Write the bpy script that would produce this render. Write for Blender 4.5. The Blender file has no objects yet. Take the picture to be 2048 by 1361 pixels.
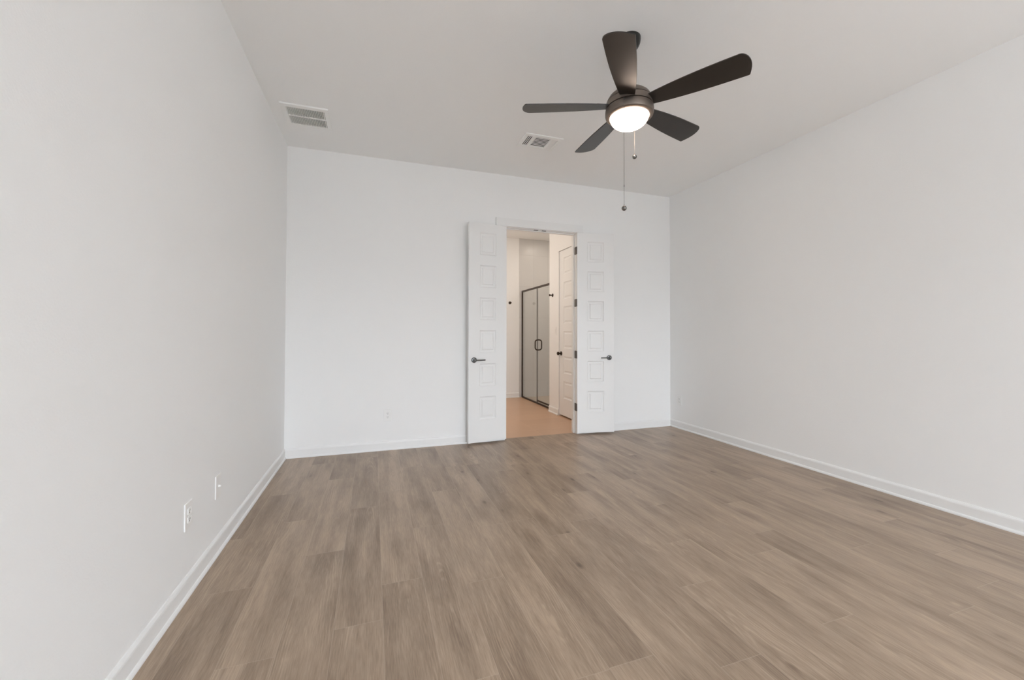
import bpy, bmesh, math, random
from mathutils import Vector, Matrix

scene = bpy.context.scene
C = scene.collection
PI = math.pi

# ------------------------------------------------------------------ camera
F_PX, YAW, PITCH, ROLL = 812.85, 0.327951, 0.0160672, 0.00234486
cam_data = bpy.data.cameras.new('camera')
cam_data.sensor_width = 36.0
cam_data.lens = F_PX / 2048.0 * 36.0
cam_data.shift_y = -25.4 / 2048.0
cam_data.clip_start = 0.05
cam = bpy.data.objects.new('camera', cam_data)
C.objects.link(cam)
fw = Vector((math.sin(YAW) * math.cos(PITCH), math.cos(YAW) * math.cos(PITCH), math.sin(PITCH)))
rt = Vector((math.cos(YAW), -math.sin(YAW), 0.0))
up = rt.cross(fw)
r2 = rt * math.cos(ROLL) + up * math.sin(ROLL)
u2 = up * math.cos(ROLL) - rt * math.sin(ROLL)
M = Matrix((r2, u2, -fw)).transposed().to_4x4()
M.translation = Vector((0, 0, 1.21275))
cam.matrix_world = M
scene.camera = cam

# ------------------------------------------------------------------ world, exposure
scene.view_settings.view_transform = 'Standard'
scene.view_settings.look = 'None'
scene.view_settings.exposure = 0.0
scene.view_settings.gamma = 1.0
scene.view_settings.use_curve_mapping = False
w = bpy.data.worlds.new('daylight'); scene.world = w
w.use_nodes = True
bg = w.node_tree.nodes['Background']
# overcast sky; below the horizon, dim and bright bands added to shape the light
wnt = w.node_tree
wtc = wnt.nodes.new('ShaderNodeTexCoord'); wsx = wnt.nodes.new('ShaderNodeSeparateXYZ'); wmr = wnt.nodes.new('ShaderNodeMapRange'); wcr = wnt.nodes.new('ShaderNodeValToRGB')
wmr.inputs[1].default_value = -1.0; wmr.inputs[2].default_value = 1.0
els = wcr.color_ramp.elements
for i, (el, v) in enumerate(((-0.60, 2.4), (-0.44, 1.6), (-0.28, 0.26), (-0.02, 0.36), (0.06, 1.12), (1.0, 1.1))):
    e = els[i] if i < 2 else els.new(0.9)
    e.position = (el + 1) / 2; e.color = (v * 0.905, v * 0.985, v * 1.08, 1)
wnt.links.new(wtc.outputs['Generated'], wsx.inputs[0]); wnt.links.new(wsx.outputs[2], wmr.inputs[0])
wnt.links.new(wmr.outputs[0], wcr.inputs[0]); wnt.links.new(wcr.outputs[0], bg.inputs['Color'])
bg.inputs['Strength'].default_value = 12.35
scene.cycles.use_denoising = True
scene.cycles.max_bounces = 16
scene.cycles.diffuse_bounces = 10
scene.cycles.glossy_bounces = 6
scene.cycles.transparent_max_bounces = 12
scene.cycles.sample_clamp_indirect = 8.0

# room numbers (metres)
XL, XR, YB, YR, H = -0.8124, 3.7385, 4.4479, -4.4, 3.048
WT = 0.115                                  # wall thickness
OX0, OX1, OH = 1.431, 2.339, 2.446          # clear door opening
BX0, BXW, BYF = 0.55, 2.62, 7.335           # bathroom: left wall, right wall, far wall
SY0, SX1 = 5.87, 3.75                       # shower: near wall, right wall
WIN = [(0.2, 1.2), (1.3, 2.3), (2.4, 3.4)]
WZ0, WZ1 = 0.12, 2.15

# large lights: daylight portals in the window openings, warm ceiling lamps of the bathroom
def area(name, loc, sx, sy, rot, power=0, color=(1, 1, 1), portal=False, shape='RECTANGLE'):
    l = bpy.data.lights.new(name, 'AREA'); l.shape = shape
    l.size = sx; l.size_y = sy; l.energy = power; l.color = color
    l.cycles.is_portal = portal
    o = bpy.data.objects.new(name, l); C.objects.link(o)
    o.location = loc; o.rotation_euler = rot
    return o
for a, b in WIN:
    area('window_daylight', ((a + b) / 2, YR - 0.06, (WZ0 + WZ1) / 2), b - a, WZ1 - WZ0, (PI / 2, 0, 0), 1, portal=True)
WARM = (1.0, 0.865, 0.745)
area('bathroom_ceiling_light', (1.5, 5.45, 3.03), 0.5, 0.5, (0, 0, 0), 2.8, WARM, shape='DISK')
area('bathroom_ceiling_light', (1.5, 6.6, 3.03), 0.5, 0.5, (0, 0, 0), 2.8, WARM, shape='DISK')
area('vanity_light', (0.62, 5.9, 2.1), 0.15, 0.9, (0, -PI / 2, 0), 10.3, WARM)
area('shower_ceiling_light', (3.2, 6.45, 3.03), 0.3, 0.3, (0, 0, 0), 6.2, (1, .87, .75), shape='DISK')

# ------------------------------------------------------------------ materials
def mat(name, col, rough=0.5, metal=0.0, spec=0.5, bump=None, emit=None):
    m = bpy.data.materials.new(name); m.use_nodes = True
    nt = m.node_tree; p = nt.nodes['Principled BSDF']
    p.inputs['Base Color'].default_value = (*col, 1)
    p.inputs['Roughness'].default_value = rough
    p.inputs['Metallic'].default_value = metal
    p.inputs['Specular IOR Level'].default_value = spec
    if emit:
        p.inputs['Emission Color'].default_value = (*emit[0], 1)
        p.inputs['Emission Strength'].default_value = emit[1]
    if bump:
        sc, st, dist = bump
        tc = nt.nodes.new('ShaderNodeTexCoord')
        n = nt.nodes.new('ShaderNodeTexNoise'); n.inputs['Scale'].default_value = sc; n.inputs['Detail'].default_value = 3
        b = nt.nodes.new('ShaderNodeBump'); b.inputs['Strength'].default_value = st; b.inputs['Distance'].default_value = dist
        nt.links.new(tc.outputs['Object'], n.inputs['Vector'])
        nt.links.new(n.outputs['Fac'], b.inputs['Height'])
        nt.links.new(b.outputs['Normal'], p.inputs['Normal'])
    return m

M_wall = mat('wall_paint', (0.88, 0.885, 0.882), 0.7, spec=0.3, bump=(140, 0.25, 0.002))
M_ceil = mat('ceiling_paint', (0.92, 0.925, 0.922), 0.8, spec=0.2, bump=(120, 0.25, 0.002))
M_trim = mat('trim_paint', (0.84, 0.845, 0.84), 0.38, spec=0.45, bump=(60, 0.03, 0.001))
M_door = mat('door_paint', (0.84, 0.845, 0.84), 0.38, spec=0.45, bump=(90, 0.04, 0.001))
M_plate = mat('plate_plastic', (0.87, 0.87, 0.86), 0.35, bump=(50, 0.01, 0.001))
M_slot = mat('slot_dark', (0.03, 0.03, 0.03), 0.7, bump=(50, 0.01, 0.001))
M_pewter = mat('dark_pewter', (0.13, 0.13, 0.128), 0.34, 1.0, bump=(200, 0.02, 0.0005))
M_bronze = mat('oil_bronze', (0.045, 0.028, 0.018), 0.38, 0.6, bump=(200, 0.03, 0.0005))
M_fan = mat('fan_bronze', (0.20, 0.165, 0.14), 0.42, 0.75, bump=(200, 0.02, 0.0005))
M_canopy = mat('canopy_bronze', (0.012, 0.012, 0.010), 0.28, 0.2, bump=(200, 0.02, 0.0005))
M_chain = mat('chain_metal', (0.22, 0.215, 0.205), 0.3, 1.0, bump=(300, 0.02, 0.0005))
M_vent = mat('vent_enamel', (0.90, 0.905, 0.89), 0.4, bump=(80, 0.02, 0.0005))
M_duct_shade = mat('duct_shadow', (0.02, 0.02, 0.02), 0.8, bump=(80, 0.02, 0.0005))
M_hinge = mat('hinge_metal', (0.16, 0.145, 0.13), 0.4, 0.4, bump=(200, 0.02, 0.0005))
M_steel = mat('seal_grey', (0.22, 0.21, 0.20), 0.4, 0.3, bump=(80, 0.02, 0.0005))
M_bowl = mat('lit_frosted_glass', (0.3, 0.28, 0.26), 0.35, emit=((1.0, 0.78, 0.63), 18.0), bump=(60, 0.02, 0.001))

class G:
    """tiny node helper"""
    def __init__(s, m): s.nt = m.node_tree
    def n(s, t, **k):
        x = s.nt.nodes.new(t)
        for a, v in k.items(): setattr(x, a, v)
        return x
    def put(s, sock, v):
        if hasattr(v, 'node'): s.nt.links.new(v, sock)
        else: sock.default_value = v
    def m(s, op, a, b=0.0, c=None):
        x = s.n('ShaderNodeMath', operation=op)
        s.put(x.inputs[0], a); s.put(x.inputs[1], b)
        if c is not None: s.put(x.inputs[2], c)
        return x.outputs[0]
    def xyz(s, a, b, c):
        x = s.n('ShaderNodeCombineXYZ')
        for i, v in enumerate((a, b, c)): s.put(x.inputs[i], v)
        return x.outputs[0]
    def noise(s, v, scale=1.0, detail=2.0, rough=0.5):
        x = s.n('ShaderNodeTexNoise'); s.put(x.inputs['Vector'], v)
        x.inputs['Scale'].default_value = scale; x.inputs['Detail'].default_value = detail; x.inputs['Roughness'].default_value = rough
        return x.outputs['Fac']
    def ramp(s, v, a, b, lo=0.0, hi=1.0):
        x = s.n('ShaderNodeMapRange'); s.put(x.inputs[0], v)
        for i, q in enumerate((a, b, lo, hi)): s.put(x.inputs[i + 1], q)
        return x.outputs[0]
    def mix(s, f, a, b, mode='MIX'):
        x = s.n('ShaderNodeMix', data_type='RGBA', blend_type=mode)
        s.put(x.inputs[0], f); s.put(x.inputs[6], a); s.put(x.inputs[7], b)
        return x.outputs[2]

def plank_material():
    m = mat('oak_vinyl_plank', (0.3, 0.22, 0.16), 0.4, spec=0.5)
    g = G(m); p = m.node_tree.nodes['Principled BSDF']
    uv = g.n('ShaderNodeUVMap', uv_map='UVMap'); at = g.n('ShaderNodeAttribute', attribute_name='rnd')
    su = g.n('ShaderNodeSeparateXYZ'); g.put(su.inputs[0], uv.outputs[0])
    sr = g.n('ShaderNodeSeparateColor'); g.put(sr.inputs[0], at.outputs['Color'])
    u, v = su.outputs[0], su.outputs[1]
    ra, rb, rc = sr.outputs[0], sr.outputs[1], sr.outputs[2]
    off = g.m('MULTIPLY', rb, 37.0); off2 = g.m('MULTIPLY', rc, 53.0)
    # long tonal streaks
    big = g.noise(g.xyz(g.m('MULTIPLY', u, 11.0), g.m('MULTIPLY_ADD', v, 1.9, off), off2), 1.0, 3.0, 0.55)
    mid = g.noise(g.xyz(g.m('MULTIPLY', u, 42.0), g.m('MULTIPLY_ADD', v, 1.6, off), off2), 1.0, 3.0, 0.6)
    fine = g.noise(g.xyz(g.m('MULTIPLY', u, 260.0), g.m('MULTIPLY_ADD', v, 14.0, off), off2), 1.0, 2.0, 0.6)
    # cathedral rings: cone cut lengthwise, with a wobble
    wob = g.noise(g.xyz(g.m('MULTIPLY', u, 10.0), g.m('MULTIPLY_ADD', v, 3.0, off2), off), 1.0, 2.0)
    uc = g.m('ADD', g.m('SUBTRACT', u, 0.0965), g.m('MULTIPLY', g.m('SUBTRACT', rc, 0.5), 0.08))
    hh = g.m('MULTIPLY', g.m('SUBTRACT', v, g.m('MULTIPLY', rb, 1.2)), 0.085)
    rad = g.m('SQRT', g.m('ADD', g.m('MULTIPLY', uc, uc), g.m('MULTIPLY', hh, hh)))
    fld = g.m('MULTIPLY_ADD', wob, 0.042, rad)
    ring = g.m('SINE', g.m('MULTIPLY', fld, 620.0))
    zone = g.noise(g.xyz(g.m('MULTIPLY', u, 9.0), g.m('MULTIPLY_ADD', v, 1.3, off2), off2), 1.0, 1.0)
    ring = g.m('MULTIPLY', g.m('MULTIPLY', g.ramp(ring, 0.1, 1.0), g.ramp(mid, 0.35, 0.65)), g.ramp(zone, 0.47, 0.60))
    # knots
    vo = g.n('ShaderNodeTexVoronoi'); vo.inputs['Scale'].default_value = 1.0; vo.inputs['Randomness'].default_value = 1.0
    g.put(vo.inputs['Vector'], g.xyz(g.m('MULTIPLY_ADD', u, 6.0, g.m('MULTIPLY', off, 1.0)), g.m('MULTIPLY_ADD', v, 2.6, off2), off))
    sc = g.n('ShaderNodeSeparateColor'); g.put(sc.inputs[0], vo.outputs['Color'])
    sel = g.m('GREATER_THAN', sc.outputs[0], 0.40)
    kd = vo.outputs['Distance']
    knot = g.m('MULTIPLY', g.ramp(kd, 0.035, 0.115, 1.0, 0.0), sel)
    halo = g.m('MULTIPLY', g.ramp(kd, 0.05, 0.45, 1.0, 0.0), sel)
    # tone 0..1
    t = g.m('MULTIPLY_ADD', big, 1.30, g.m('MULTIPLY_ADD', mid, 0.50, g.m('MULTIPLY', fine, 1.0)))
    t = g.m('ADD', t, g.m('MULTIPLY', g.m('SUBTRACT', ra, 0.5), 0.27))
    t = g.m('SUBTRACT', t, g.m('MULTIPLY', ring, -0.34))
    t = g.m('SUBTRACT', t, g.m('MULTIPLY', halo, 0.24))
    t = g.ramp(t, 0.95, 1.83)
    col = g.mix(t, (0.215, 0.152, 0.106, 1), (0.450, 0.342, 0.250, 1))
    col = g.mix(g.m('MULTIPLY', knot, 0.75), col, (0.085, 0.055, 0.038, 1))
    # highlight of the plank edges, painted in as a lighter line
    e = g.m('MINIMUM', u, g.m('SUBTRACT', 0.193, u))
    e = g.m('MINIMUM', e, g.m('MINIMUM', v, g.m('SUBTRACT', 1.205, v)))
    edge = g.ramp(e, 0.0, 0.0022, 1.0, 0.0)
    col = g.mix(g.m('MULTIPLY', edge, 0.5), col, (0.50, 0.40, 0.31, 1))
    g.put(p.inputs['Base Color'], col)
    g.put(p.inputs['Roughness'], g.ramp(fine, 0.3, 0.7, 0.31, 0.41))
    b = g.n('ShaderNodeBump'); b.inputs['Strength'].default_value = 0.12; b.inputs['Distance'].default_value = 0.001
    g.put(b.inputs['Height'], g.m('SUBTRACT', fine, g.m('MULTIPLY', edge, 2.0)))
    g.put(p.inputs['Normal'], b.outputs[0])
    return m
M_plank = plank_material()

def tile_material(name, ax, ay, tw, th, ox, oy, col, col2, joint, rough, jw=0.003):
    m = mat(name, col, rough)
    g = G(m); p = m.node_tree.nodes['Principled BSDF']
    tc = g.n('ShaderNodeTexCoord'); s = g.n('ShaderNodeSeparateXYZ'); g.put(s.inputs[0], tc.outputs['Object'])
    a = g.m('DIVIDE', g.m('SUBTRACT', s.outputs[ax], ox), tw); b = g.m('DIVIDE', g.m('SUBTRACT', s.outputs[ay], oy), th)
    da = g.m('MULTIPLY', g.m('MINIMUM', g.m('FRACT', a), g.m('SUBTRACT', 1.0, g.m('FRACT', a))), tw)
    db = g.m('MULTIPLY', g.m('MINIMUM', g.m('FRACT', b), g.m('SUBTRACT', 1.0, g.m('FRACT', b))), th)
    e = g.m('LESS_THAN', g.m('MINIMUM', da, db), jw / 2)
    wn = g.n('ShaderNodeTexWhiteNoise', noise_dimensions='2D')
    g.put(wn.inputs['Vector'], g.xyz(g.m('FLOOR', a), g.m('FLOOR', b), 0.0))
    cl = g.noise(tc.outputs['Object'], 3.5, 4.0)
    f = g.m('MULTIPLY_ADD', wn.outputs['Value'], 0.5, g.m('MULTIPLY', cl, 0.5))
    c = g.mix(f, (*col, 1), (*col2, 1))
    c = g.mix(e, c, (*joint, 1))
    g.put(p.inputs['Base Color'], c)
    bp = g.n('ShaderNodeBump'); bp.inputs['Strength'].default_value = 0.4; bp.inputs['Distance'].default_value = 0.001
    g.put(bp.inputs['Height'], g.m('SUBTRACT', 1.0, e)); g.put(p.inputs['Normal'], bp.outputs[0])
    return m
M_floortile = tile_material('bath_floor_tile', 0, 1, 0.61, 0.305, 0.1, 0.2, (0.56, 0.355, 0.225), (0.63, 0.41, 0.265), (0.68, 0.47, 0.33), 0.35)
M_showertile_xz = tile_material('shower_tile_back', 0, 2, 0.295, 0.605, 2.638, 2.73 - 0.605 * 5, (0.61, 0.605, 0.595), (0.66, 0.655, 0.645), (0.50, 0.49, 0.475), 0.3)
M_showertile_yz = tile_material('shower_tile_side', 1, 2, 0.295, 0.605, 7.327, 2.73 - 0.605 * 5, (0.61, 0.605, 0.595), (0.66, 0.655, 0.645), (0.50, 0.49, 0.475), 0.3)
M_showerfloor = tile_material('shower_floor_tile', 0, 1, 0.05, 0.05, 0, 0, (0.58, 0.53, 0.47), (0.64, 0.59, 0.52), (0.45, 0.42, 0.38), 0.4)

def glass_material():
    m = bpy.data.materials.new('clear_glass'); m.use_nodes = True
    nt = m.node_tree; nt.nodes.clear(); g = G(m)
    o = g.n('ShaderNodeOutputMaterial'); tr = g.n('ShaderNodeBsdfTransparent'); gl = g.n('ShaderNodeBsdfGlossy'); lw = g.n('ShaderNodeLayerWeight'); mx = g.n('ShaderNodeMixShader')
    tr.inputs[0].default_value = (0.985, 0.992, 0.988, 1); gl.inputs['Roughness'].default_value = 0.01
    lw.inputs['Blend'].default_value = 0.5
    g.put(mx.inputs[0], g.m('MULTIPLY_ADD', g.m('POWER', lw.outputs['Facing'], 4.0), 0.5, 0.045))
    g.put(mx.inputs[1], tr.outputs[0]); g.put(mx.inputs[2], gl.outputs[0]); g.put(o.inputs[0], mx.outputs[0])
    return m
M_glass = glass_material()

# ------------------------------------------------------------------ mesh helpers
def box(bm, a, b, bevel=0.0):
    lo = [min(a[i], b[i]) for i in range(3)]; hi = [max(a[i], b[i]) for i in range(3)]
    r = bmesh.ops.create_cube(bm, size=1.0)
    for v in r['verts']:
        v.co = Vector([lo[i] + (v.co[i] + 0.5) * (hi[i] - lo[i]) for i in range(3)])
    if bevel:
        es = list({e for v in r['verts'] for e in v.link_edges})
        bmesh.ops.bevel(bm, geom=es, offset=bevel, segments=2, affect='EDGES', profile=0.5)

def frame_of(d):
    d = d.normalized(); a = Vector((0, 0, 1)) if abs(d.z) < 0.9 else Vector((1, 0, 0))
    x = d.cross(a).normalized(); y = d.cross(x).normalized()
    return x, y

def lathe(bm, prof, origin=(0, 0, 0), axis=(0, 0, 1), seg=32):
    """prof: list of (radius, height along the axis)"""
    o = Vector(origin); d = Vector(axis).normalized(); x, y = frame_of(d)
    rings = []
    for r, h in prof:
        if r < 1e-6: rings.append([bm.verts.new(o + d * h)])
        else: rings.append([bm.verts.new(o + d * h + (x * math.cos(2 * PI * k / seg) + y * math.sin(2 * PI * k / seg)) * r) for k in range(seg)])
    for A, B in zip(rings, rings[1:]):
        for k in range(seg):
            k2 = (k + 1) % seg
            if len(A) == 1 and len(B) == 1: continue
            if len(A) == 1: bm.faces.new((A[0], B[k], B[k2]))
            elif len(B) == 1: bm.faces.new((A[k], B[0], A[k2]))
            else: bm.faces.new((A[k], B[k], B[k2], A[k2]))
    for R in (rings[0], rings[-1]):
        if len(R) > 1: bm.faces.new(R)

def tube(bm, pts, r, seg=10, closed=False):
    pts = [Vector(p) for p in pts]; n = len(pts); rings = []
    ref = None
    for i, p in enumerate(pts):
        if closed: d = pts[(i + 1) % n] - pts[i - 1]
        else: d = pts[min(i + 1, n - 1)] - pts[max(i - 1, 0)]
        d.normalize()
        if ref is None: ref, _ = frame_of(d)
        x = (ref - d * ref.dot(d)).normalized(); y = d.cross(x); ref = x
        rings.append([bm.verts.new(p + (x * math.cos(2 * PI * k / seg) + y * math.sin(2 * PI * k / seg)) * r) for k in range(seg)])
    m = n if closed else n - 1
    for i in range(m):
        A, B = rings[i], rings[(i + 1) % n]
        for k in range(seg):
            k2 = (k + 1) % seg
            bm.faces.new((A[k], A[k2], B[k2], B[k]))
    if not closed:
        bm.faces.new(rings[0]); bm.faces.new(rings[-1])

def sphere(bm, c, r, seg=20):
    bmesh.ops.create_uvsphere(bm, u_segments=seg, v_segments=seg // 2, radius=r, matrix=Matrix.Translation(Vector(c)))

def prism(bm, prof, p0, p1, out, upv=(0, 0, 1)):
    """extrude a profile [(out, up), ...] along p0->p1"""
    o, u = Vector(out), Vector(upv)
    A = [bm.verts.new(Vector(p0) + o * a + u * b) for a, b in prof]
    B = [bm.verts.new(Vector(p1) + o * a + u * b) for a, b in prof]
    n = len(prof)
    for i in range(n):
        j = (i + 1) % n
        bm.faces.new((A[i], A[j], B[j], B[i]))
    bm.faces.new(A[::-1]); bm.faces.new(B)

def obj(name, bm, material, parent=None, smooth=None, recalc=True):
    if recalc: bmesh.ops.recalc_face_normals(bm, faces=bm.faces[:])
    me = bpy.data.meshes.new(name); bm.to_mesh(me); bm.free()
    if material: me.materials.append(material)
    if smooth is not None:
        for p in me.polygons: p.use_smooth = True
        me.set_sharp_from_angle(angle=math.radians(smooth))
    o = bpy.data.objects.new(name, me); C.objects.link(o)
    if parent: o.parent = parent
    return o

def tag(o, label, cat, group=None, kind=None):
    o['label'] = label
    if cat: o['category'] = cat
    if group: o['group'] = group
    if kind: o['kind'] = kind
    return o

def thing(name, label, cat, loc=(0, 0, 0), rotz=0.0, group=None, kind=None):
    o = bpy.data.objects.new(name, None); C.objects.link(o)
    o.empty_display_size = 0.05
    o.location = loc; o.rotation_euler = (0, 0, rotz)
    return tag(o, label, cat, group, kind)

def struct(name, bm, m, label, cat, smooth=None):
    return tag(obj(name, bm, m, None, smooth), label, cat, kind='structure')

def boxes(*bs):
    bm = bmesh.new()
    for a, b in bs: box(bm, a, b)
    return bm

# ------------------------------------------------------------------ shell of the bedroom
T = 0.12
struct('wall_left', boxes(((XL - T, YR - T, -0.1), (XL, YB + WT, H))), M_wall, 'long plain white painted wall on the left', 'wall')
struct('wall_right', boxes(((XR, YR - T, -0.1), (XR + T, YB + WT, H))), M_wall, 'long plain white painted wall on the right', 'wall')
JX0, JX1, JH = OX0 - 0.019, OX1 + 0.019, OH + 0.019
struct('wall_back', boxes(((XL, YB, -0.1), (JX0, YB + WT, H)), ((JX1, YB, -0.1), (XR, YB + WT, H)), ((JX0, YB, JH), (JX1, YB + WT, H))),
       M_wall, 'white painted wall with the double door opening in it', 'wall')
rear = [((XL, YR - T, -0.1), (XR, YR, WZ0)), ((XL, YR - T, WZ1), (XR, YR, H))]
xs = [XL] + [q for ab in WIN for q in ab] + [XR]
for k in range(0, len(xs), 2): rear.append(((xs[k], YR - T, WZ0), (xs[k + 1], YR, WZ1)))
struct('wall_rear', boxes(*rear), M_wall, 'white wall with three windows behind the viewer', 'wall')
for i, (a, b) in enumerate(WIN):
    bm = bmesh.new(); f = 0.04
    for q in (((a, 0), (a + f, 0)), ((b - f, 0), (b, 0))):
        box(bm, (q[0][0], YR - T + .01, WZ0), (q[1][0], YR - T + .05, WZ1))
    for z0, z1 in ((WZ0, WZ0 + f), (WZ1 - f, WZ1), ((WZ0 + WZ1) / 2 - .02, (WZ0 + WZ1) / 2 + .02)):
        box(bm, (a + f, YR - T + .01, z0), (b - f, YR - T + .05, z1))
    struct('window_%d' % (i + 1), bm, M_trim, ['white window frame nearest the left wall, behind the viewer', 'middle white window frame behind the viewer', 'white window frame nearest the right wall, behind the viewer'][i], 'window')
struct('ceiling', boxes(((XL - T, YR - T, H), (SX1 + T, BYF + T, H + 0.1))), M_ceil, 'flat white painted ceiling', 'ceiling')

# floor planks: 0.193 x 1.205 m, running away from the viewer; end joints of the visible rows as in the room
PW, PL, PX0 = 0.193, 1.205, 0.046
ends = {-4: 1.05, -3: 2.95, -2: 2.476, -1: 1.825, 0: 2.075, 1: 1.405, 2: 1.957, 3: 2.50, 4: 1.30, 5: 2.25, 6: 1.173, 7: 1.60, 8: 1.957, 9: 1.21, 10: 1.71,
        11: 1.885, 12: 1.073, 13: 1.58, 14: 2.35, 15: 1.39, 16: 1.735, 17: 1.05, 18: 2.74, 19: 2.2}
random.seed(7)
bm = bmesh.new(); uvl = bm.loops.layers.uv.new('UVMap'); cl = bm.loops.layers.float_color.new('rnd')
YF0, YF1 = YR, YB + 0.05
for k in range(-5, 20):
    x0, x1 = PX0 + k * PW, PX0 + (k + 1) * PW
    a, b = max(x0, XL), min(x1, XR)
    if b - a < 0.002: continue
    e = ends.get(k, random.random() * PL)
    y = e - math.ceil((e - YF0) / PL) * PL
    while y < YF1:
        c, d = max(y, YF0), min(y + PL, YF1)
        rnd = (random.random(), random.random(), random.random(), 1)
        segs = [(c, d, a, b)]
        if d > YB:                                   # past the wall line only inside the doorway
            segs = [(c, YB, a, b)] if c < YB else []
            aa, bb = max(a, OX0), min(b, OX1)
            if bb > aa: segs.append((max(c, YB), d, aa, bb))
        for (s0, s1, q0, q1) in segs:
            if s1 - s0 < 1e-4: continue
            vs = [bm.verts.new(p) for p in ((q0, s0, 0), (q1, s0, 0), (q1, s1, 0), (q0, s1, 0))]
            fc = bm.faces.new(vs)
            for lp, (px, py) in zip(fc.loops, ((q0, s0), (q1, s0), (q1, s1), (q0, s1))):
                lp[uvl].uv = (px - x0, py - y); lp[cl] = rnd
        y += PL
box(bm, (XL, YF0, -0.1), (XR, YB, -0.004)); box(bm, (OX0, YB, -0.1), (OX1, YF1, -0.004))
struct('floor', bm, M_plank, 'brown oak look plank floor of the empty bedroom', 'floor')

# baseboards: flat board, eased top, quarter-round shoe
BB = [(0, 0), (0.022, 0), (0.022, 0.008), (0.018, 0.016), (0.0125, 0.019), (0.0125, 0.074), (0.011, 0.082), (0.005, 0.092), (0, 0.094)]
def baseboard(name, runs, label, m=None, cat='baseboard'):
    bm = bmesh.new()
    for p0, p1, out in runs: prism(bm, BB, p0, p1, out)
    return struct(name, bm, m or M_trim, label, cat)
CX0, CX1, CT = OX0 - 0.116, OX1 + 0.082, 2.548     # casing outer edges
CXR = OX1 + 0.09
baseboard('baseboard_left', [((XL, YR, 0), (XL, YB, 0), (1, 0, 0))], 'white baseboard along the left wall')
baseboard('baseboard_right', [((XR, YR, 0), (XR, YB, 0), (-1, 0, 0))], 'white baseboard along the right wall')
baseboard('baseboard_back', [((XL, YB, 0), (CX0, YB, 0), (0, -1, 0)), ((CXR, YB, 0), (XR, YB, 0), (0, -1, 0))], 'white baseboard along the wall on both sides of the double doors')

# door casing and jambs of the double opening
tr = thing('trim_1', 'white casing and jambs framing the double door opening', 'door frame', (0, 0, 0), kind='structure')
ct = 0.018
bm = bmesh.new()
box(bm, (CX0, YB - ct, 0), (OX0 - 0.006, YB, OH + 0.006), 0.002)
box(bm, (OX1 + 0.006, YB - ct, 0), (CXR, YB, OH + 0.006), 0.002)
obj('side_casing', bm, M_trim, tr)
bm = bmesh.new(); box(bm, (CX0 - 0.001, YB - ct - 0.002, OH + 0.006), (CXR + 0.001, YB, CT), 0.002)
obj('head_casing', bm, M_trim, tr)
bm = bmesh.new()
box(bm, (JX0, YB, 0), (OX0, YB + WT, OH)); box(bm, (OX1, YB, 0), (JX1, YB + WT, OH)); box(bm, (JX0, YB, OH), (JX1, YB + WT, JH))
obj('jamb', bm, M_trim, tr)
bm = bmesh.new(); s0, s1 = YB + 0.042, YB + 0.078
box(bm, (OX0, s0, 0), (OX0 + .012, s1, OH - .012)); box(bm, (OX1 - .012, s0, 0), (OX1, s1, OH - .012)); box(bm, (OX0, s0, OH - .012), (OX1, s1, OH))
obj('door_stop', bm, M_trim, tr)
for x in (1.816, 1.918):
    bm = bmesh.new(); box(bm, (x - .026, YB + 0.002, OH - 0.004), (x + .026, YB + 0.026, OH + .001), 0.0015)
    q = obj('strike_plate', bm, M_pewter, tr); q['label'] = 'small dark strike plate'

# ------------------------------------------------------------------ doors
def panel_leaf(bm, W, Hd, Td, z0, rects):
    """door slab x 0..W, z z0..z0+Hd, faces at y=+-Td/2, a moulded raised field in every rect"""
    X = sorted({0.0, W} | {r[0] for r in rects} | {r[1] for r in rects})
    Z = sorted({z0, z0 + Hd} | {r[2] for r in rects} | {r[3] for r in rects})
    cells = {(round(r[0], 5), round(r[2], 5)) for r in rects}
    for s in (-1, 1):
        y = s * Td / 2
        vv = {}
        def V(x, z, d=0.0):
            k = (round(x, 5), round(z, 5), round(d, 5))
            if k not in vv: vv[k] = bm.verts.new((x, y - s * d, z))
            return vv[k]
        def Q(a, b, c, d_): bm.faces.new((a, b, c, d_) if s < 0 else (d_, c, b, a))
        for i in range(len(X) - 1):
            for j in range(len(Z) - 1):
                a, b, c, d = X[i], X[i + 1], Z[j], Z[j + 1]
                if (round(a, 5), round(c, 5)) in cells:
                    lv = [(0, 0), (0.003, 0.003), (0.012, 0.009), (0.028, 0.009), (0.040, 0.002)]
                    for (i0, d0), (i1, d1) in zip(lv, lv[1:]):
                        O = [V(a + i0, c + i0, d0), V(b - i0, c + i0, d0), V(b - i0, d - i0, d0), V(a + i0, d - i0, d0)]
                        I = [V(a + i1, c + i1, d1), V(b - i1, c + i1, d1), V(b - i1, d - i1, d1), V(a + i1, d - i1, d1)]
                        for k in range(4): Q(O[k], O[(k + 1) % 4], I[(k + 1) % 4], I[k])
                    Q(*I)
                else:
                    Q(V(a, c), V(b, c), V(b, d), V(a, d))
    h = Td / 2
    def F(*p): bm.faces.new([bm.verts.new(q) for q in p])
    F((0, -h, z0), (0, -h, z0 + Hd), (0, h, z0 + Hd), (0, h, z0)); F((W, -h, z0), (W, h, z0), (W, h, z0 + Hd), (W, -h, z0 + Hd))
    F((0, -h, z0), (0, h, z0), (W, h, z0), (W, -h, z0)); F((0, -h, z0 + Hd), (W, -h, z0 + Hd), (W, h, z0 + Hd), (0, h, z0 + Hd))
    bmesh.ops.remove_doubles(bm, verts=bm.verts[:], dist=1e-5)

TOPS = [2.335, 1.974, 1.614, 1.252, 0.884, 0.520]
def rects_for(W, stile): return [(stile, W - stile, t - 0.248, t) for t in TOPS]

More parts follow.
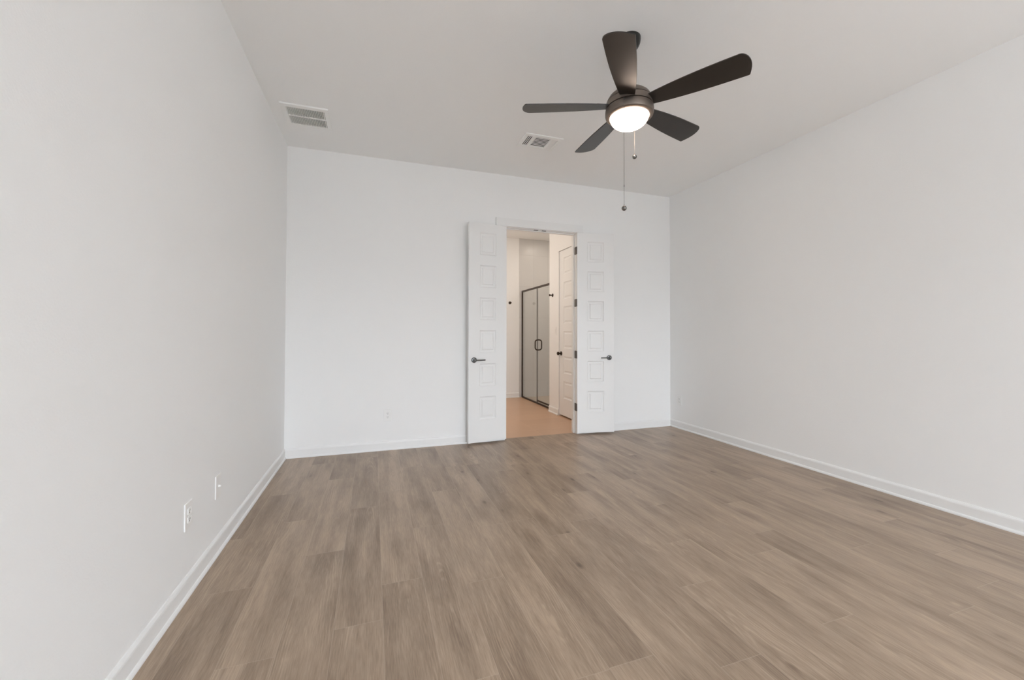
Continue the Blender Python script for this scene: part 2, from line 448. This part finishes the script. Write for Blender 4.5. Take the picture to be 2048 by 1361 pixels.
def lever(parent, W, s, z=0.925):
    """lever handle on face s, pointing back to the hinge side"""
    x = W - 0.062; y = s * 0.0175
    bm = bmesh.new()
    lathe(bm, [(0.0, 0), (0.031, 0), (0.031, 0.006), (0.027, 0.011), (0.014, 0.013), (0.0125, 0.016), (0.0115, 0.048), (0.0, 0.050)], (x, y, z), (0, s, 0), 28)
    tube(bm, [(x + .004, y + s * .042, z), (x - .02, y + s * .045, z), (x - .06, y + s * .046, z), (x - .108, y + s * .043, z), (x - .116, y + s * .040, z)], 0.0072, 12)
    o = obj('door_handle', bm, M_pewter, parent, 40); o['label'] = 'dark pewter lever handle'
    return o

def hinge(parent, z, sy):
    bm = bmesh.new()
    tube(bm, [(-0.004, sy * 0.0235, z - .047), (-0.004, sy * 0.0235, z + .047)], 0.0062, 12)
    box(bm, (-0.0016, sy * 0.0175, z - .045), (0.0006, -sy * 0.014, z + .045))
    o = obj('hinge', bm, M_hinge, parent, 40); o['label'] = 'dark hinge'

DT = 0.035
def leaf(name, label, hinge_xy, outer_xy, face):
    """hinge_xy / outer_xy: ends of the face seen from the room"""
    d = Vector((outer_xy[0] - hinge_xy[0], outer_xy[1] - hinge_xy[1], 0)); W = d.length
    ang = math.atan2(d.y, d.x); n = Vector((-math.sin(ang), math.cos(ang), 0)) * face
    loc = Vector((hinge_xy[0], hinge_xy[1], 0)) - n * DT / 2
    t = thing(name, label, 'door', loc, ang, kind='structure')
    bm = bmesh.new(); panel_leaf(bm, W, 2.418, DT, 0.022, rects_for(W, 0.128))
    obj('door_leaf', bm, M_door, t)
    lever(t, W, face)
    for z in (2.232, 1.593, 0.962, 0.324): hinge(t, z, -face)
    return t
leaf('door_1', 'left leaf of the white six panel double doors, opened toward the bedroom wall', (1.428, 4.395), (0.978, 4.333), 1)
leaf('door_2', 'right leaf of the white six panel double doors, opened toward the bedroom wall', (2.327, 4.393), (2.782, 4.303), -1)

# jamb-side hinge plates seen on the right jamb
for z in (2.232, 1.593, 0.962, 0.324):
    bm = bmesh.new(); box(bm, (OX1 - 0.003, YB - 0.012, z - .046), (OX1 + .0005, YB + 0.034, z + .046), 0.001)
    q = obj('hinge_plate', bm, M_hinge, tr); q['label'] = 'dark hinge plate'

# ------------------------------------------------------------------ wall plates
def plate(name, label, cat, loc, rotz, kind, group=None):
    t = thing(name, label, cat, loc, rotz, group)
    bm = bmesh.new(); box(bm, (-0.04, -0.006, -0.0625), (0.04, 0.0, 0.0625), 0.0025); obj('cover_plate', bm, M_plate, t)
    if kind == 'outlet':
        for zc in (0.0195, -0.0195):
            bm = bmesh.new(); box(bm, (-0.0165, -0.0085, zc - .014), (0.0165, -0.005, zc + .014), 0.004)
            r = obj('receptacle', bm, M_plate, t)
            bm = bmesh.new()
            box(bm, (-0.0075, -0.0089, zc - .001), (-0.0055, -0.008, zc + .008)); box(bm, (0.0055, -0.0089, zc - .001), (0.0075, -0.008, zc + .007))
            lathe(bm, [(0.0, 0), (0.0025, 0), (0.0025, 0.0009), (0, 0.0009)], (0, -0.008, zc - .007), (0, -1, 0), 10)
            obj('slot', bm, M_slot, r)
    elif kind == 'jack':
        bm = bmesh.new(); lathe(bm, [(0, 0), (0.0075, 0), (0.0075, 0.003), (0.0048, 0.003), (0.0048, 0.011), (0, 0.011)], (0, -0.006, 0), (0, -1, 0), 16)
        obj('jack', bm, M_plate, t, 40)
    else:
        bm = bmesh.new(); box(bm, (-0.0165, -0.009, -0.033), (0.0165, -0.005, 0.033), 0.0015); obj('rocker', bm, M_plate, t)
    return t
plate('wall_outlet', 'white duplex outlet low on the left wall, nearer the viewer', 'outlet', (XL, 2.285, 0.366), PI / 2, 'outlet')
plate('cable_plate', 'white cable jack plate low on the left wall, beyond the outlet', 'wall plate', (XL, 2.668, 0.366), PI / 2, 'jack')
plate('wall_outlet', 'white duplex outlet on the back wall, left of the double doors', 'outlet', (0.146, YB, 0.36), 0, 'outlet')
plate('wall_outlet', 'white duplex outlet on the right wall near the far corner', 'outlet', (XR, 4.273, 0.36), -PI / 2, 'outlet')

# ------------------------------------------------------------------ ceiling vents
t = thing('return_vent', 'white square return air vent in the ceiling corner by the left wall', 'vent', (-0.545, 3.785, H))
def ring(bm, x0, x1, y0, y1, b, z0, z1, bev=0.0015):
    box(bm, (x0, y0, z0), (x1, y0 + b[2], z1), bev); box(bm, (x0, y1 - b[3], z0), (x1, y1, z1), bev)
    box(bm, (x0, y0 + b[2], z0), (x0 + b[0], y1 - b[3], z1), bev); box(bm, (x1 - b[1], y0 + b[2], z0), (x1, y1 - b[3], z1), bev)
bm = bmesh.new(); ring(bm, -.178, .178, -.18, .178, (.036, .034, .044, .040), -0.012, 0.0)
box(bm, (-.142, -.006, -.012), (.144, .006, -.001))
obj('frame', bm, M_vent, t)
bm = bmesh.new(); box(bm, (-.15, -.14, -.0015), (.15, .145, -.0005)); obj('duct_shade', bm, M_duct_shade, t)  # black sheet stands in for the shade behind the slats
for y0, y1 in ((-.136, -.006), (.006, .138)):
    n = 22; pitch = 0.286 / n
    for k in range(n):
        bm = bmesh.new(); x = -.142 + (k + .5) * pitch
        vs = [(x - .0052, -.0118), (x - .0040, -.0118), (x + .0030, -.002), (x + .0018, -.002)]
        A = [bm.verts.new((a, y0, z)) for a, z in vs]; B = [bm.verts.new((a, y1, z)) for a, z in vs]
        for i in range(4): bm.faces.new((A[i], A[(i + 1) % 4], B[(i + 1) % 4], B[i]))
        bm.faces.new(A); bm.faces.new(B)
        obj('slat', bm, M_vent, t)

t = thing('supply_vent', 'white three way supply vent in the ceiling near the fan', 'vent', (1.487, 3.565, H))
bm = bmesh.new(); ring(bm, -.188, .188, -.135, .135, (.040, .042, .043, .043), -0.010, 0.0, 0.003)
box(bm, (-.096, -.092, -.011), (-.070, .092, -.001)); box(bm, (.074, -.092, -.011), (.098, .092, -.001))
obj('frame', bm, M_vent, t)
bm = bmesh.new(); box(bm, (-.15, -.1, -.0015), (.15, .1, -.0005)); obj('duct_shade', bm, M_duct_shade, t)  # same black sheet, painted shade above the louvers
def slat(x0, x1, y0, y1, tilt, along):
    bm = bmesh.new(); hw = (x1 - x0) / 2 if along == 'y' else (y1 - y0) / 2
    c = (x0 + x1) / 2 if along == 'y' else (y0 + y1) / 2
    pr = [(-hw, -.0045 - tilt), (hw, -.0045 + tilt), (hw, -.0055 + tilt), (-hw, -.0055 - tilt)]
    if along == 'y': A, B = [[bm.verts.new((c + a, yy, z)) for a, z in pr] for yy in (y0, y1)]
    else: A, B = [[bm.verts.new((xx, c + a, z)) for a, z in pr] for xx in (x0, x1)]
    for i in range(4): bm.faces.new((A[i], A[(i + 1) % 4], B[(i + 1) % 4], B[i]))
    bm.faces.new(A); bm.faces.new(B)
    obj('slat', bm, M_vent, t)
for k in range(3):
    x = -.146 + .006 + k * .0165; slat(x, x + .0105, -.092, .092, .0014, 'y')
    x = .100 + k * .0155; slat(x, x + .0120, -.092, .092, -.0022, 'y')
for k in range(7):
    y = -.092 + .008 + k * .0255; slat(-.070, .074, y, y + .0200, .0018, 'x')

# ------------------------------------------------------------------ ceiling fan
FX, FY = 1.490, 2.132
fan = thing('ceiling_fan', 'dark bronze five blade ceiling fan with a lit frosted bowl', 'ceiling fan', (FX, FY, 0))
bm = bmesh.new()
lathe(bm, [(0.0, H), (0.070, H), (0.0705, H - .012), (0.067, H - .032), (0.058, H - .052), (0.044, H - .068), (0.028, H - .078), (0.020, H - .082), (0.0, H - .082)], seg=40)
obj('canopy', bm, M_canopy, fan, 40)
bm = bmesh.new(); tube(bm, [(0, 0, H - .08), (0, 0, 2.70)], 0.0125, 16); obj('downrod', bm, M_canopy, fan, 40)
bm = bmesh.new()
lathe(bm, [(0.0, 2.735), (0.03, 2.735), (0.034, 2.718), (0.07, 2.712), (0.104, 2.700), (0.122, 2.684), (0.134, 2.664), (0.137, 2.655), (0.129, 2.654), (0.129, 2.650), (0.140, 2.649), (0.142, 2.640), (0.142, 2.6145), (0.131, 2.6135), (0.131, 2.609), (0.0, 2.609)], seg=56)
obj('motor_housing', bm, M_fan, fan, 35)
bm = bmesh.new()
lathe(bm, [(0.0, 2.6095), (0.131, 2.6095), (0.141, 2.609), (0.1445, 2.605), (0.1455, 2.596), (0.1455, 2.575), (0.142, 2.563), (0.134, 2.557), (0.120, 2.5555), (0.117, 2.561), (0.0, 2.561)], seg=56)
obj('light_fitter', bm, M_fan, fan, 35)
bm = bmesh.new()
prof = [(0.0, 2.562), (0.1165, 2.562)]
for k in range(1, 15):
    a = k / 14 * PI / 2
    prof.append((0.1165 * math.cos(a) ** 0.85 if k < 14 else 0.0, 2.562 - 0.074 * math.sin(a)))
lathe(bm, prof, seg=56)
q = obj('glass_bowl', bm, M_bowl, fan, 40); q['label'] = 'glowing frosted glass bowl'

def blade_outline():
    """x along the blade, y across; the -y side is the rounder corner"""
    L0, L1 = 0.135, 0.662
    pts = []
    n = 16
    for i in range(n + 1):                               # +y edge root -> tip
        t_ = i / n; x = L0 + (L1 - 0.027 - L0) * t_
        pts.append((x, 0.044 + 0.036 * t_ ** 0.8 + 0.006 * math.sin(PI * t_)))
    for x, y in ((0.0225, 0.0795), (0.0195, 0.0775), (0.0172, 0.0740), (0.0125, 0.060), (0.0075, 0.045), (0.0035, 0.030), (0.001, 0.014)):
        pts.append((L1 - x, y))
    for i in range(0, 13):                               # long rounded corner on the -y side
        a = i / 12 * PI / 2
        pts.append((L1 - 0.048 * (1 - math.cos(a)), -0.080 * math.sin(a)))
    for i in range(1, n + 1):                            # -y edge tip -> root
        t_ = 1 - i / n; x = L0 + (L1 - 0.048 - L0) * t_
        pts.append((x, -(0.044 + 0.036 * t_ ** 0.8 + 0.007 * math.sin(PI * t_))))
    return pts

def blade_mesh(bm, rot):
    o = blade_outline(); th = 0.006; tilt = math.radians(-12.5)
    R = Matrix.Rotation(rot, 4, 'Z') @ Matrix.Rotation(tilt, 4, 'X')
    zc = Vector((0, 0, 2.627))
    lo = [bm.verts.new(zc + R @ Vector((x, y, -th / 2))) for x, y in o]
    hi = [bm.verts.new(zc + R @ Vector((x, y, th / 2))) for x, y in o]
    bm.faces.new(lo[::-1]); bm.faces.new(hi)
    for i in range(len(o)):
        j = (i + 1) % len(o); bm.faces.new((lo[i], lo[j], hi[j], hi[i]))

def blade_material():
    m = mat('blade_laminate', (0.02, 0.014, 0.009), 0.36, spec=0.7)
    g = G(m); p = m.node_tree.nodes['Principled BSDF']
    tc = g.n('ShaderNodeTexCoord')
    f = g.noise(tc.outputs['Object'], 25.0, 3.0)
    g.put(p.inputs['Base Color'], g.mix(f, (0.010, 0.0065, 0.004, 1), (0.016, 0.011, 0.007, 1)))
    return m
M_blade = blade_material()
for k in range(5):
    a = math.radians(158.65 - 72 * k)
    bm = bmesh.new(); blade_mesh(bm, a); b = obj('blade', bm, M_blade, fan, 30)
    bm = bmesh.new()
    R = Matrix.Rotation(a, 4, 'Z') @ Matrix.Rotation(math.radians(-12.5), 4, 'X')
    pl = [(0.118, 0.022), (0.15, 0.030), (0.20, 0.040), (0.225, 0.030), (0.232, 0.0)]
    pl = pl + [(x, -y) for x, y in pl[-2::-1]]
    lo = [bm.verts.new(Vector((0, 0, 2.627)) + R @ Vector((x, y, 0.003))) for x, y in pl]
    hi = [bm.verts.new(Vector((0, 0, 2.627)) + R @ Vector((x, y, 0.008))) for x, y in pl]
    bm.faces.new(lo[::-1]); bm.faces.new(hi)
    for i in range(len(pl)):
        j = (i + 1) % len(pl); bm.faces.new((lo[i], lo[j], hi[j], hi[i]))
    obj('blade_iron', bm, M_fan, b)

tow = Vector((FX, FY, 0)).normalized(); side = Vector((rt.x, rt.y, 0))
def chain(off, ztop, zball, rball, joints, label):
    p = off; bm = bmesh.new()
    tube(bm, [(p.x, p.y, ztop), (p.x, p.y, zball)], 0.0011, 6)
    z = ztop
    while z > zball + .01:
        sphere(bm, (p.x, p.y, z), 0.0017, 6); z -= 0.0062
    for z in joints: lathe(bm, [(0, -.008), (0.0024, -.006), (0.0024, .006), (0, .008)], (p.x, p.y, z), (0, 0, 1), 8)
    inw = Vector((-p.x, -p.y, 0)).normalized()
    tube(bm, [(p.x, p.y, ztop), (p.x + inw.x * .003, p.y + inw.y * .003, ztop + .004), (p.x + inw.x * .012, p.y + inw.y * .012, ztop + .004)], 0.003, 8)
    c = obj('pull_chain', bm, M_chain, fan, 40); c['label'] = label
    bm = bmesh.new(); sphere(bm, (p.x, p.y, zball), rball, 24); lathe(bm, [(0, .0), (.004, .0), (.003, rball + .006), (0, rball + .006)], (p.x, p.y, zball), (0, 0, 1), 10)
    obj('ball', bm, M_chain, c, 40)
chain(-tow * 0.1455 - side * 0.031, 2.594, 1.947, 0.0145, (2.078,), 'long pull chain')
chain(tow * 0.1455 + side * 0.034, 2.594, 2.372, 0.0145, (), 'short pull chain')

# ------------------------------------------------------------------ bathroom beyond the doors
ZB = YB + WT
struct('floor_bathroom', boxes(((BX0, YF1, -0.1), (BXW + .08, BYF, -0.0005)), ((BXW + .08, SY0, -0.1), (BXW + .081, BYF, -0.0005))), M_floortile, 'tan tile floor of the bathroom beyond the doors', 'floor')
struct('floor_shower', boxes(((BXW + .081, SY0, -0.1), (SX1, BYF, -0.002))), M_showerfloor, 'small tile floor inside the shower', 'floor')
struct('wall_bathroom_left', boxes(((BX0 - T, ZB, -0.1), (BX0, BYF + T, H))), M_wall, 'left bathroom wall out of sight beyond the doorway', 'wall')
struct('wall_bathroom_far', boxes(((BX0, BYF, -0.1), (SX1 + T, BYF + T, H))), M_wall, 'far bathroom wall with a robe hook on it', 'wall')
DY0, DY1, DHH = 4.80, 5.53, 2.452
struct('wall_bathroom_right', boxes(((BXW, DY1, -0.1), (BXW + .12, SY0, H)), ((BXW, ZB, -0.1), (BXW + .12, DY0, H)), ((BXW, DY0, DHH), (BXW + .12, DY1, H)), ((BXW + .12, SY0 - .12, -0.1), (SX1 + T, SY0, H))),
       M_wall, 'bathroom wall on the right holding the closet door and a robe hook', 'wall')
bm = bmesh.new(); box(bm, (2.640, BYF - .008, -0.002), (SX1, BYF, H)); struct('wall_shower_back', bm, M_showertile_xz, 'pale stacked tile on the far wall of the shower', 'wall')
bm = bmesh.new(); box(bm, (SX1 - .0, SY0, -.1), (SX1 + T, BYF, H)); struct('wall_shower_right', bm, M_showertile_yz, 'pale tiled side wall inside the shower', 'wall')
baseboard('baseboard_bathroom', [((BX0, BYF, 0), (2.638, BYF, 0), (0, -1, 0)), ((BXW, DY1, 0), (BXW, SY0, 0), (-1, 0, 0)), ((BXW - .0, SY0, 0), (BXW + .06, SY0, 0), (0, 1, 0))], 'white baseboard in the bathroom around the wall corner by the shower')

struct('wall_leak_blocker', boxes(((BXW + .12, ZB, -0.1), (BXW + .18, SY0 - .12, H))), M_wall, 'unseen wall added behind the closet door to block stray light', 'wall')  # added out of view to stop light leaking around the closet door
struct('floor_closet', boxes(((BXW, DY0, -0.1), (BXW + .12, DY1, -0.001))), M_floortile, 'tile floor under the closet door', 'floor')
# closet door in the right bathroom wall
t = thing('door_3', 'white panelled closet door with a dark knob in the bathroom wall', 'door', (BXW + .014 + .0175, DY0 + .003, 0), PI / 2, kind='structure')
W3 = DY1 - DY0 - .006
bm = bmesh.new(); panel_leaf(bm, W3, 2.425, DT, 0.02, rects_for(W3, 0.128)); obj('door_leaf', bm, M_door, t)
bm = bmesh.new()
lathe(bm, [(0, 0), (0.031, 0), (0.031, 0.006), (0.012, 0.010), (0.010, 0.03), (0.018, 0.036), (0.027, 0.048), (0.026, 0.060), (0.014, 0.068), (0, 0.069)], (W3 - 0.055, 0.0175, 0.925), (0, 1, 0), 28)
q = obj('door_handle', bm, M_bronze, t, 40); q['label'] = 'dark bronze round knob'

plate('light_switch', 'white light switch on the bathroom wall left of the closet door', 'light switch', (BXW, 5.655, 1.254), -PI / 2, 'switch')

def robe_hook(label, loc, n):
    t = thing('robe_hook', label, 'hook', loc)
    bm = bmesh.new(); lathe(bm, [(0, 0), (0.027, 0), (0.027, 0.006), (0.022, 0.010), (0, 0.010)], axis=n, seg=24); obj('back_plate', bm, M_bronze, t, 40)
    bm = bmesh.new(); lathe(bm, [(0, 0.008), (0.008, 0.008), (0.0065, 0.036), (0.014, 0.044), (0.017, 0.052), (0.012, 0.060), (0, 0.061)], axis=n, seg=20); obj('peg', bm, M_bronze, t, 40)
robe_hook('dark bronze robe hook on the far bathroom wall left of the shower', (2.452, BYF, 1.803), (0, -1, 0))
robe_hook('dark bronze robe hook on the wall corner right of the shower', (BXW, 5.745, 1.811), (-1, 0, 0))

# shower enclosure, glass plane x = GX
GX = BXW + .078; YS = 6.555
t = thing('shower_enclosure', 'clear glass shower screen and door in a dark bronze frame', 'shower enclosure', (GX, 0, 0))
f0, f1 = SY0 + .002, BYF - .010
bm = bmesh.new(); box(bm, (-.012, f0, 2.008), (.012, f1, 2.040), 0.002); obj('header_rail', bm, M_bronze, t)
bm = bmesh.new(); box(bm, (-.011, f1 - .024, 0.0), (.011, f1, 2.008), 0.002); obj('wall_channel', bm, M_bronze, t)
bm = bmesh.new(); box(bm, (-.014, f0, 0.0), (.014, f1 - .024, 0.026), 0.002); obj('threshold_track', bm, M_bronze, t)
bm = bmesh.new(); box(bm, (-.003, YS, 0.024), (.003, f1 - .020, 2.012)); obj('fixed_panel', bm, M_glass, t)
bm = bmesh.new(); box(bm, (-.008, YS - .008, 0.026), (.008, YS + .022, 2.008), 0.002); obj('panel_post', bm, M_steel, t)
bm = bmesh.new(); box(bm, (-.003, f0 + .01, 0.062), (.003, YS - .010, 2.000)); dr = obj('glass_door', bm, M_glass, t)
bm = bmesh.new(); box(bm, (-.009, f0 + .01, 0.044), (.009, YS - .010, 0.070), 0.002); obj('door_sweep', bm, M_bronze, dr)
bm = bmesh.new(); pts = []
hw, hz, rr, zc = 0.060, 0.087, 0.042, 1.022
for cx_, cz_, a0 in ((hw - rr, hz - rr, 0), (-(hw - rr), hz - rr, 90), (-(hw - rr), -(hz - rr), 180), (hw - rr, -(hz - rr), 270)):
    for i in range(7):
        a = math.radians(a0 + i * 15); pts.append((cx_ + rr * math.cos(a), YS - .045, zc + cz_ + rr * math.sin(a)))
tube(bm, pts, 0.0105, 12, closed=True)
obj('door_handle', bm, M_bronze, dr, 60)
